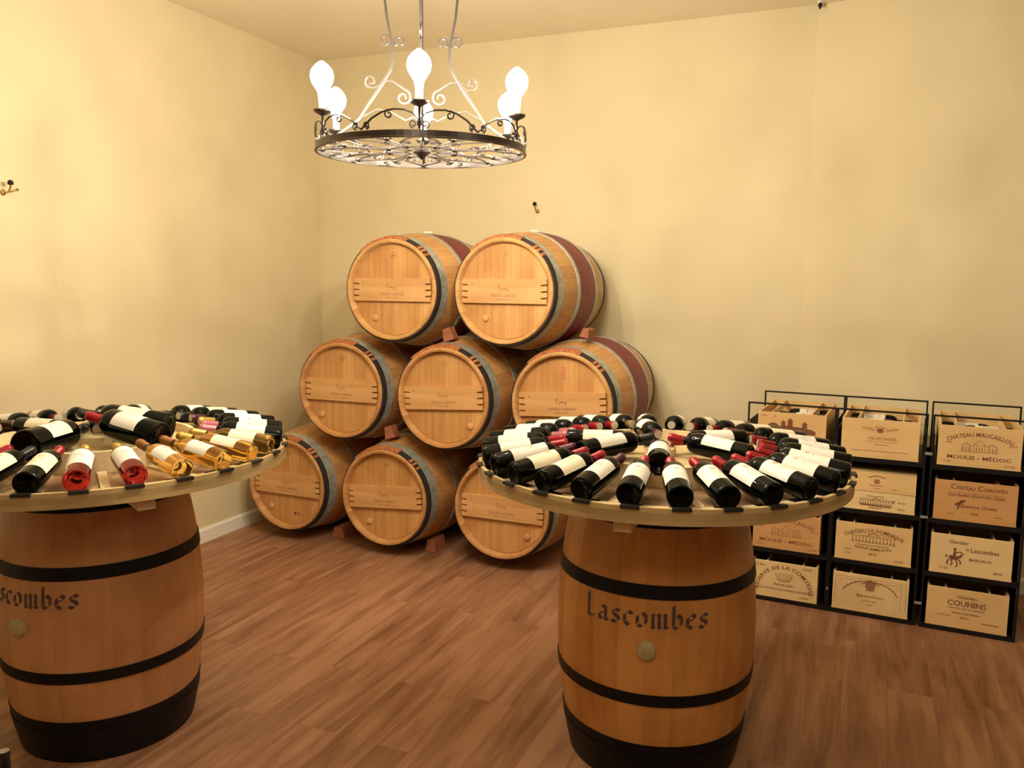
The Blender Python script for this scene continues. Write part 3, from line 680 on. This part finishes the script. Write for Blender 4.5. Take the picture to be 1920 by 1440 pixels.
def chateau(mb, T, cx, cy, w_, h_, mi, kind):
    st = lambda p, th: stroke(mb, [(cx+a*w_, cy+b_*h_) for a, b_ in p], th, T, mi)
    def fill(p): mb.add([T(cx+a*w_, cy+b_*h_) for a, b_ in p], [tuple(range(len(p)))], mi)
    if kind == 'pagoda':
        fill([(-.5, 0), (.5, -.0), (.5, .2), (.42, .32), (.22, .42), (-.1, .46), (-.3, .42), (-.5, .35)])
        for x_, hh, w2 in ((-.17, .85, .06), (-.03, 1.0, .075), (.27, .82, .07)):
            fill([(x_-w2*.8, .4), (x_+w2*.8, .4), (x_+w2*.6, hh*.8), (x_-w2*.6, hh*.8)]); fill([(x_-w2, hh*.78), (x_+w2, hh*.78), (x_, hh*.95)]); fill([(x_-w2*.12, hh*.9), (x_+w2*.12, hh*.9), (x_, hh*1.06)])
        mb.add([T(cx+(-.38+.12*math.cos(a))*w_, cy+(.36+.26*math.sin(a))*h_) for a in [PI*i/8 for i in range(9)]], [tuple(range(9))], mi)
    elif kind == 'house':
        for x_, ww, hh in ((-.37, .26, .75), (0, .30, 1.0), (.37, .26, .75)):
            st([(x_-ww/2, 0), (x_-ww/2, hh*.62), (x_, hh), (x_+ww/2, hh*.62), (x_+ww/2, 0)], .0022)
            for u in (-.08, 0, .08): st([(x_+u, .05), (x_+u, .40)], .0035); st([(x_+u, .5), (x_+u, .62)], .003)
        st([(-.5, 0), (.5, 0)], .002); st([(-.24, .5), (-.12, .62)], .002); st([(.24, .5), (.12, .62)], .002)
    elif kind == 'long':
        st([(-.5, 0), (.5, 0)], .0022); st([(-.5, .62), (.5, .62)], .002); st([(-.14, .62), (0, 1), (.14, .62)], .003); st([(-.5, .62), (-.42, .85), (.42, .85), (.5, .62)], .0016)
        for i in range(13):
            u = -.46+.92*i/12; st([(u, .05), (u, .26)], .0045); st([(u, .36), (u, .55)], .0035)
    elif kind == 'crown':
        st([(-.34, 0), (0, -.08), (.34, 0)], .004); st([(-.38, .2), (0, .1), (.38, .2)], .003); st([(-.34, 0), (-.5, .8)], .002); st([(.34, 0), (.5, .8)], .002)
        for i in range(9):
            a = -.48+.96*i/8; st([(a*.8, .18), (a, .85)], .0022); st([(a-.02, .88), (a+.02, .92)], .004)
    elif kind == 'crest':
        fill([(-.1, .2), (0, 0), (.1, .2), (.1, .75), (-.1, .75)]); st([(-.16, .85), (0, 1), (.16, .85)], .003)
        for s_ in (-1, 1): st([(s_*.16, .3), (s_*.3, .55), (s_*.5, .7)], .003); st([(s_*.16, .6), (s_*.34, .78), (s_*.5, .9)], .0025)
    elif kind == 'garland':
        pts = [(.5*math.cos(a), math.sin(a)) for a in [PI*.08+PI*.84*i/14 for i in range(15)]]
        for dr in (0, .05): st([(a*(1-dr), b_*(1-dr)) for a, b_ in pts], .0022)
        for i in range(15):
            a, b_ = pts[i]; st([(a*.98, b_*.98-.05), (a*1.0, b_*1.0+.04)], .0045)
        fill([(-.09, .55), (0, .3), (.09, .55), (.09, .95), (0, 1.1), (-.09, .95)])
        st([(-.16, .75), (-.05, .9)], .005); st([(.16, .75), (.05, .9)], .005); st([(-.08, .35), (-.03, .45)], .005); st([(.08, .35), (.03, .45)], .005)
def lines(mb, T, cx, cy, wd, th, n=6, mi=0):
    for k_ in range(n): stroke(mb, [(cx-wd/2+wd*k_/n, cy), (cx-wd/2+wd*(k_+.75)/n, cy)], th, T, mi)
def face_print(kind, mb, T, w_):
    c = w_/2
    if kind == 'cos':
        chateau(mb, T, c, .086, .235, .082, 0, 'pagoda'); text(mb, 'GRD', .030, .166, .009, T, 1, width=.034); lines(mb, T, .082, .170, .008, .010, 1, 2)
        text(mb, 'La Pagode de Cos', .15, .044, .019, T, 0, width=.26, serif=True); lines(mb, T, c, .026, .16, .003, 9, 1)
    elif kind == 'calvet':
        chateau(mb, T, c, .124, .16, .032, 1, 'crest'); stroke(mb, [(c-.006, .14), (c+.006, .14)], .014, T, 2)
        text(mb, 'CALVET BAGES', c+.01, .092, .013, T, 1, width=.13, serif=True); lines(mb, T, c+.01, .083, .14, .0022, 9, 1); lines(mb, T, c+.01, .068, .06, .003, 6, 1)
        stroke(mb, [(.05, .034), (.30, .036)], .0022, T, 0)
    elif kind == 'mauc':
        text(mb, 'CHATEAU MAUCAILLOU', c, .146, .0185, T, 0, width=.275, arc=.30, serif=True)
        chateau(mb, T, c, .072, .145, .058, 1, 'house'); text(mb, 'MOULIS - MÉDOC', c, .036, .0165, T, 0, width=.265, serif=True)
        text(mb, '1990', .042, .106, .010, T, 1, width=.030); text(mb, '2010', .305, .106, .010, T, 1, width=.034); text(mb, '12 Bt', .040, .016, .009, T, 1, width=.038); text(mb, 'CUVEE', .298, .012, .009, T, 1, width=.046)
    elif kind == 'reserve':
        text(mb, 'RESERVE DE LA COMTESSE', c, .158, .0185, T, 0, width=.395, arc=.128, serif=True)
        chateau(mb, T, c, .094, .085, .042, 1, 'crown'); text(mb, 'PAUILLAC', c, .066, .0125, T, 0, width=.10, serif=True)
        text(mb, 'S.C.I. PICHON LONGUEVILLE LALANDE', c, .042, .010, T, 0, width=.26); text(mb, '12 Btes', .045, .164, .0105, T, 0, width=.052); text(mb, '2008', .278, .166, .0115, T, 1, width=.046)
        stroke(mb, spiral(.016, .03, .004, 1, 0, n=6, inner=.4), .004, T, 0); lines(mb, T, .27, .018, .045, .006, 4, 1)
    elif kind == 'dominique':
        text(mb, 'CHATEAU LA DOMINIQUE', c, .152, .0175, T, 0, width=.275, arc=.27, serif=True)
        chateau(mb, T, c, .098, .205, .052, 0, 'long'); lines(mb, T, c, .084, .15, .0035, 11, 0)
        text(mb, 'SAINT-EMILION', c, .060, .0125, T, 0, width=.17, arc=-.5, serif=True); text(mb, '2012', c, .034, .012, T, 0, width=.036)
        lines(mb, T, .06, .054, .032, .006, 4, 1); lines(mb, T, .06, .033, .032, .004, 5, 1); lines(mb, T, .295, .02, .04, .006, 4, 1)
    elif kind == 'arch':
        stroke(mb, [(.012, .03), (.012, .172), (w_-.012, .172), (w_-.012, .03)], .0013, T, 1)
        stroke(mb, [(.034, .135), (.034, .158), (w_-.034, .158), (w_-.034, .03)], .0013, T, 1)
        chateau(mb, T, c, .085, .26, .078, 1, 'garland'); text(mb, 'Branaire-Ducru', c, .078, .015, T, 1, width=.125, slant=.25); lines(mb, T, c, .06, .07, .004, 6, 1); lines(mb, T, c, .040, .03, .004, 4, 1)
    elif kind == 'chauvin':
        text(mb, 'C', .078, .152, .024, T, 0, serif=True); text(mb, 'HATEAU', .131, .152, .0165, T, 0, width=.076, serif=True)
        text(mb, 'C', .190, .152, .024, T, 0, serif=True); text(mb, 'HAUVIN', .252, .152, .0165, T, 0, width=.094, serif=True)
        text(mb, 'Saint-Emilion Grand Cru Classe', c, .118, .015, T, 0, width=.235, slant=.3); stroke(mb, [(.06, .136), (.12, .138), (.18, .134), (.25, .138), (.29, .132)], .0018, T, 1)
        stroke(mb, [(.09, .075), (.13, .10)], .012, T, 0); stroke(mb, [(.10, .056), (.115, .10)], .007, T, 0); text(mb, 'Beatrice Ondet', .185, .066, .015, T, 0, width=.15, slant=.35)
        text(mb, '2008', c, .034, .0115, T, 0, width=.034); lines(mb, T, .075, .032, .03, .006, 3, 1); lines(mb, T, .27, .034, .036, .006, 4, 1)
    elif kind == 'chevalier':
        text(mb, 'Chevalier', .118, .150, .0165, T, 0, width=.082, serif=True); text(mb, 'de', .156, .122, .011, T, 0); text(mb, 'Lascombes', .228, .116, .0215, T, 0, width=.118, serif=True)
        text(mb, 'MARGAUX', .212, .074, .0125, T, 0, width=.094, serif=True); text(mb, '12 bt', .060, .022, .008, T, 0, width=.04); text(mb, '2010', .286, .024, .0115, T, 0, width=.038)
        # rider on a horse
        def P(p, mi=0): mb.add([T(.098+a*.001, .036+b_*.001) for a, b_ in p], [tuple(range(len(p)))], mi)
        P([(-20, 46), (-8, 34), (14, 34), (24, 44), (20, 54), (-12, 56)]); P([(-2, 54), (12, 54), (10, 78), (2, 80)]); P([(1, 80), (11, 80), (12, 90), (4, 95), (-1, 88)])
        P([(18, 50), (34, 66), (40, 60), (28, 42)]); P([(-20, 50), (-34, 40), (-30, 58)])
        for q in ([(-16, 38), (-26, 18), (-20, 8)], [(-8, 36), (-2, 16), (-10, 4)], [(12, 36), (20, 14), (14, 0)], [(20, 40), (34, 26), (30, 16)], [(10, 70), (30, 76), (44, 64)]):
            stroke(mb, [(.098+a*.001, .036+b_*.001) for a, b_ in q], .0055, T, 0)
    elif kind == 'couhins':
        text(mb, 'Chateau', .170, .148, .0145, T, 0, width=.085, serif=True); text(mb, 'COUHINS', .170, .110, .026, T, 0, width=.165, serif=True)
        text(mb, 'GRAND VIN DE GRAVES', .170, .094, .0075, T, 0, width=.155); text(mb, 'PESSAC-LEOGNAN', .170, .070, .0085, T, 0, width=.115); text(mb, '2013', .165, .048, .010, T, 0, width=.040)
        text(mb, '12 BTLES', .070, .052, .009, T, 1, width=.074); lines(mb, T, .275, .038, .072, .007, 6, 1)
    elif kind == 'halfa':
        stroke(mb, [(c-.04+.0, .068), (c, .079), (c+.04, .070)], .004, T, 0); stroke(mb, [(c-.012, .05), (c+.012, .05)], .022, T, 1); lines(mb, T, c, .03, .06, .005, 5, 1)
        text(mb, '2011', .26, .012, .008, T, 1, width=.03); text(mb, '2009', c, .012, .008, T, 1, width=.03); text(mb, '6 Btl', .06, .012, .009, T, 1, width=.032)
    elif kind == 'halfb':
        chateau(mb, T, c, .03, .15, .035, 0, 'long'); stroke(mb, [(c-.07, .026), (c+.07, .024)], .006, T, 0); lines(mb, T, c, .072, .08, .004, 6, 0); lines(mb, T, c, .014, .06, .005, 5, 0)
        stroke(mb, spiral(.255, .052, .006, .8, .6, n=8, inner=.7), .005, T, 0); text(mb, '6 btl', .290, .047, .010, T, 0, width=.034); text(mb, '2012', .288, .014, .0095, T, 0, width=.032)
        stroke(mb, spiral(.036, .062, .005, 1, 0, n=6, inner=.5), .004, T, 0)
def crate(ci, lv, kind, mat, label, h=CH, z=None, lid=False):
    x0, x1, f0, f1 = COLS[ci]; w_ = x1-x0; z = LEV[lv] if z is None else z
    t = thing('wine_crate', label, 'wine crate', rackM(x0, .002, z), 'wooden wine crates in the racks')
    th = .011; D = DEP-.01
    mb = MB(); mb.box(0, w_, 0, th, .009, h); mb.build('front_panel', mat, t, None, .0012)
    mb = MB(); mb.box(0, w_, D-th, D, .009, h); mb.build('back_panel', mat, t, None, .0012)
    for xx in (0, w_-th): mb = MB(); mb.box(xx, xx+th, th+.0002, D-th-.0002, .009, h); mb.build('side_panel', mat, t)
    mb = MB(); mb.box(-.001, w_+.001, -.003, D+.002, 0, .0088); mb.build('bottom_panel', mat, t)
    T = lambda u, v: (u, -.0007, v)
    mb = MB(); face_print(kind, mb, T, w_); mb.build('printing', ['ink_brown', 'ink_faint', 'ink_red'], t, 'branded lettering and emblem')
    if lid: mb = MB(); mb.box(0, w_, 0, D, h+.0003, h+.006); mb.build('lid', mat, t)
    elif lv == 3:
        for fx in (.20, .775):
            mb = MB(); mb.box(w_*fx, w_*fx+.008, th+.001, D-th-.001, .160, h+.003); mb.build('divider', mat, t, None, .001)
    else:
        for fx in (.22, .76):
            mb = MB(); mb.box(w_*fx, w_*fx+.008, th+.001, D-th-.001, .128, h-.004); mb.build('divider', mat, t)
    return t
crate(0, 3, 'cos', 'pine_a', 'orange-toned open wine crate printed with a towered palace, top left of rack')
crate(1, 3, 'calvet', 'pine_b', 'pale open wine crate with small red crest, top middle of the rack')
crate(2, 3, 'mauc', 'pine_b', 'open wine crate reading CHATEAU MAUCAILLOU on top of the right rack column')
crate(0, 1, 'mauc', 'pine_c', 'reddish MOULIS - MÉDOC wine crate half hidden below the table edge')
crate(0, 0, 'reserve', 'pine_d', 'wine crate reading RESERVE DE LA COMTESSE at the bottom left of the rack')
crate(1, 2, 'halfa', 'pine_b', 'shallow half-height wine crate, upper of two stacked in middle rack column', .088, LEV[2]+.0965, True)
crate(1, 2, 'halfb', 'pine_d', 'shallow half-height wine crate, lower of two stacked in middle rack column', .088, None, True)
crate(1, 1, 'dominique', 'pine_b', 'wine crate reading CHATEAU LA DOMINIQUE in the middle rack column')
crate(1, 0, 'arch', 'pine_d', 'pale wine crate with an arched garland emblem, bottom of middle column')
crate(2, 2, 'chauvin', 'pine_c', 'orange wine crate reading CHATEAU CHAUVIN in the right rack column')
crate(2, 1, 'chevalier', 'pine_d', 'pale wine crate with a horse rider and the word MARGAUX')
crate(2, 0, 'couhins', 'pine_b', 'wine crate reading CHATEAU COUHINS at the bottom right of the rack')
# bottles lying across the crates, alternately left and right
crnames = {(0, 3): 'palace-printed crate', (1, 3): 'red-crested crate', (2, 3): 'open MAUCAILLOU crate', (0, 1): 'MOULIS crate', (0, 0): 'COMTESSE crate', (1, 1): 'DOMINIQUE crate', (1, 0): 'garland crate',
           (2, 2): 'CHAUVIN crate', (2, 1): 'MARGAUX crate', (2, 0): 'COUHINS crate'}
for (ci, lv), nm in crnames.items():
    x0, x1, _, _ = COLS[ci]; w_ = x1-x0; n = 6 if lv == 3 else 2
    for k_ in range(n):
        if (ci, k_) in ((0, 4), (2, 5), (1, 4)) and lv == 3: continue
        y = .052+k_*.0765; left = (k_+ci) % 2 == 0
        p = R0+RDD*(x0+(.018 if left else w_-.018))+RNN*(y+.002)+Vector((0, 0, LEV[lv]+(.118 if lv == 3 else .085))); d = RDD if left else -RDD
        tilt = .55
        X = (Vector((0, 0, 1))*math.cos(tilt)-RNN*math.sin(tilt)); M = frame(p, X, d)
        cp = 'capsule_black' if k_ % 3 else 'capsule_red'
        bottle(M, 'std', 'glass_dark', ['redline', 'plain', 'house'][(ci+k_) % 3] if ci == 1 else ['plain', 'house'][(k_) % 2], cp,
               f'dark wine bottle lying in the {nm}, {["front one", "second from the front", "third from the front", "fourth from the front", "fifth from the front", "rearmost"][k_]}', 'wine bottles lying in the crates')

# ---------------------------------------------------------------- chandelier
def chandelier():
    cx, cy, zr, RR = -.3162, 2.9263, 2.0988, .3569
    t = thing('chandelier', 'round wrought iron chandelier with six glowing candle bulbs and scrollwork', 'chandelier', Matrix.Translation((cx, cy, zr)) @ Matrix.Rotation(math.radians(5), 4, 'Z'))
    mb = MB(); mb.lathe([(RR-.003, -.008), (RR, -.008), (RR, .010), (RR-.003, .010)], 96, 0, False, closed_prof=True)
    mb.lathe([(RR-.006, -.013), (RR+.002, -.013), (RR+.002, -.009), (RR-.006, -.009)], 96, 0, False, closed_prof=True)
    mb.build('ring_band', 'wrought_iron', t)
    # horizontal fretwork inside the ring
    mb = MB(); fl = lambda pts: [(p[0], p[1], -.004) for p in pts]
    def rotp(pts, a): c, s = math.cos(a), math.sin(a); return [(x*c-y*s, x*s+y*c) for x, y in pts]
    r = .003
    for k in range(8):
        a = k*PI/4
        petal = [(.05+(.30)*(u/12), (.052 if k % 2 else .062)*math.sin(PI*(u/12))**1.3) for u in range(13)]
        mb.tube(fl(rotp(petal, a)), r, 4); mb.tube(fl(rotp([(x, -y) for x, y in petal], a)), r, 4)
        mb.tube(fl(rotp(spiral(.20, .035, .022, 1.2, -PI/2, 1, 14, .3), a+PI/8)), r, 4); mb.tube(fl(rotp(spiral(.20, -.035, .022, 1.2, PI/2, -1, 14, .3), a+PI/8)), r, 4)
        mb.tube(fl(rotp(spiral(.305, 0, .030, 1, 0, 1, 16, 1.0), a+PI/8)), r, 4)
        mb.tube(fl(rotp([(.13, 0), (.275, 0)], a+PI/8)), r, 4); mb.tube(fl(rotp([(.335, 0), (.355, 0)], a+PI/8)), r, 4)
        for rr in (.12, .27, .335): 
            p = rotp([(rr, 0)], a+(PI/8 if rr < .3 else 0))[0]; mb.lathe([(.0005, -.010), (.007, -.008), (.009, -.003), (.006, .003), (.0005, .004)], 8, 0, True, M=Matrix.Translation((*p, 0)))
    for rr in (.055, .12): mb.tube(fl(spiral(0, 0, rr, 1, 0, 1, 32, 1.0)[:-1]), r, 4, closed=True)
    mb.lathe([(.0005, -.030), (.010, -.024), (.016, -.014), (.03, -.008), (.03, .002), (.012, .008), (.006, .03), (.0005, .034)], 16, 0, True)
    mb.build('fretwork', 'wrought_iron', t, 'flat scroll fretwork inside the ring')
    # arches standing on the ring
    for k in range(12):
        mb = MB()
        def onring(u, v, a_=k*PI/6): a = a_+u*PI/6-PI/2; rr = RR-.002; return (rr*math.cos(a), rr*math.sin(a), v)
        arch = [(0+.03, .022), (.03, .04), (.10, .058), (.25, .068), (.42, .070), (.62, .062), (.80, .045), (.92, .026), (1.0, .014)]
        if k % 2: arch = [(1-u, v) for u, v in arch]
        mb.tube([onring(*p) for p in arch], .0034, 4)
        sg = 1 if k % 2 == 0 else -1
        e = 1 if k % 2 == 0 else 0
        W = PI/6*RR
        mb.tube([onring(.50+sg*(.0)+p[0]/W, p[1]) for p in spiral(0, .055, .014, 1.1, PI/2, -sg, 14, .3)], .003, 4)
        for q in (.10, .90): mb.tube([onring(q+p[0]/W, p[1]) for p in spiral(0, .026, .012, 1.2, -PI/2 if q < .5 else -PI/2, 1 if q < .5 else -1, 14, .35)], .003, 4)
        mb.build('scroll_arch', 'wrought_iron', t)
    # four suspension arms with scrolls
    prof = [(.352, .004), (.325, .02), (.28, .050), (.24, .078), (.212, .098), (.173, .158), (.131, .221), (.104, .266), (.094, .301), (.095, .350), (.104, .381), (.115, .436), (.122, .501), (.118, .56), (.098, .62), (.065, .67), (.03, .70), (.008, .71)]
    for k in range(4):
        a = k*PI/2; c, s = math.cos(a), math.sin(a); up = lambda pts: [(p[0]*c, p[0]*s, p[1]) for p in pts]
        mb = MB(); mb.tube(up(prof), .006, 4)
        mb.tube(up(spiral(.121, .358, .023, 1.25, -PI*.75, -1, 18, .3)), .0034, 4)
        mb.tube(up(spiral(.070, .358, .019, 1.25, -PI*.25, 1, 18, .3)), .0034, 4)
        mb.tube(up([(.135, .216), (.16, .203)]+spiral(.171, .226, .021, 1.1, -PI/2, 1, 18, .35)), .0034, 4)
        mb.tube(up([(.14, .225), (.10, .228), (.062, .205)]+spiral(.062, .175, .028, 1.3, PI/2, 1, 18, .25)), .0034, 4)
        mb.tube(up([(.205, .105), (.15, .135), (.10, .125), (.055, .10), (.02, .115)]), .003, 4)
        mb.build('suspension_arm', 'wrought_iron', t)
    mb = MB(); mb.lathe([(.0005, .69), (.014, .695), (.018, .71), (.014, .725), (.005, .735), (.005, H-zr-.03)], 16, 0, True)
    mb.build('stem', 'wrought_iron', t)
    mb = MB(); mb.lathe([(.0005, H-zr-.001), (.06, H-zr-.001), (.058, H-zr-.012), (.03, H-zr-.028), (.0005, H-zr-.034)], 32, 0, True); mb.build('ceiling_rose', 'wrought_iron', t)
    bprof = [(.0005, 0), (.013, .002), (.014, .016), (.022, .028), (.033, .046), (.037, .064), (.033, .082), (.021, .098), (.008, .108), (.0005, .112)]
    for k in range(6):
        a = -PI/2+k*PI/3; M = Matrix.Translation((RR*math.cos(a)*1.0, RR*math.sin(a)*1.0, 0))
        mb = MB(); mb.lathe([(.004, .014), (.004, .03), (.007, .036), (.004, .042), (.004, .075), (.010, .078), (.026, .086), (.030, .094), (.022, .092), (.0005, .086)], 20, 0, True, M=M); mb.build('candle_cup', 'wrought_iron', t)
        mb = MB(); mb.lathe([(.0115, .088), (.0115, .132), (.0005, .132)], 20, 0, True, M=M); mb.build('candle_sleeve', 'candle_white', t, 'cream candle sleeve')
        mb = MB(); mb.lathe(bprof, 24, 0, True, M=M @ Matrix.Translation((0, 0, .1325))); bl = mb.build('light_bulb', 'bulb_glow', t, 'glowing bulb')
        mb = MB(); mb.lathe([(.0005, .040), (.007, .044), (.009, .055), (.009, .068), (.007, .079), (.0005, .083)], 12, 0, True, M=M @ Matrix.Translation((0, 0, .1325))); mb.build('filament', 'filament', bl, 'bright filament')
chandelier()

# ---------------------------------------------------------------- small fittings
def hook(P, n, label, two=False):
    n = Vector(n).normalized(); M = frame(P, Vector((0, 0, 1)).cross(n), n)   # local z away from the wall, y up
    M = frame(P, (Vector((0, 0, 1)).cross(n)), n)
    t = thing('wall_hook', label, 'hook', M, 'small metal wall hooks')
    mb = MB(); mb.lathe([(.0005, .010), (.011, .008), (.015, .001), (.015, .0003)], 20, 0, True, M=Matrix.Translation((0, -.015, 0))); mb.build('base_plate', 'brass', t)
    mb = MB(); mb.tube([(0, -.015, .008), (0, -.014, .035), (0, .004, .052), (0, .02, .056)], .004, 8); mb.build('arm', 'brass', t)
    mb = MB(); mb.lathe([(.0005, .024), (.010, .020), (.014, .010), (.012, .001), (.0005, 0)], 16, 0, True, M=Matrix.Translation((0, .018, .056)) @ Matrix.Rotation(-PI/2, 4, 'X')); mb.build('knob', 'black_iron', t, 'black knob')
    if two: mb = MB(); mb.tube([(0, -.015, .02), (.03, -.006, .03), (.045, .0, .03)], .004, 8); mb.lathe([(.0005, .01), (.008, .006), (.0005, -.004)], 12, 0, True, M=Matrix.Translation((.048, .002, .03))); mb.build('side_arm', 'brass', t)
hook(Vector((.1597, 5.6169, 2.1323)), -BN, 'small black-knobbed wall hook above the top right barrel')
hook(Vector((-2.4095, 3.9976, 2.0662))-BD*.0, BD, 'small brass wall hook at the left edge of the photo', True)
# pointed iron finial hanging from the ceiling at the right corner
t = thing('ceiling_hook', 'pointed black iron hook on the ceiling at the right corner', 'hook', Matrix.Translation((1.7144, 4.90, H)))
mb = MB(); mb.lathe([(.0005, 0), (.016, 0), (.016, -.006), (.0005, -.007)], 16, 0, True); mb.build('base_plate', 'white_trim', t)
mb = MB(); mb.lathe([(.006, -.006), (.006, -.012), (.012, -.016), (.012, -.024), (.0005, -.045)], 12, 0, True); mb.build('point', 'black_iron', t)
# black object poking in at the bottom left edge of the photo: capsule tip and shoulder of a bottle standing on the floor
D_ = _F+_R2*((7-960)/FPX)+_U2*((720-1408)/FPX); P_ = Vector((0, 0, CAMH))+D_*((.292-CAMH)/D_.z)
bottle(Matrix.Translation((P_.x, P_.y, 0)), 'std', 'glass_dark', 'plain', 'capsule_black', 'black-capped bottle neck poking in at the bottom left corner of the photo', 'bottles standing on the floor')

bpy.context.view_layer.update()
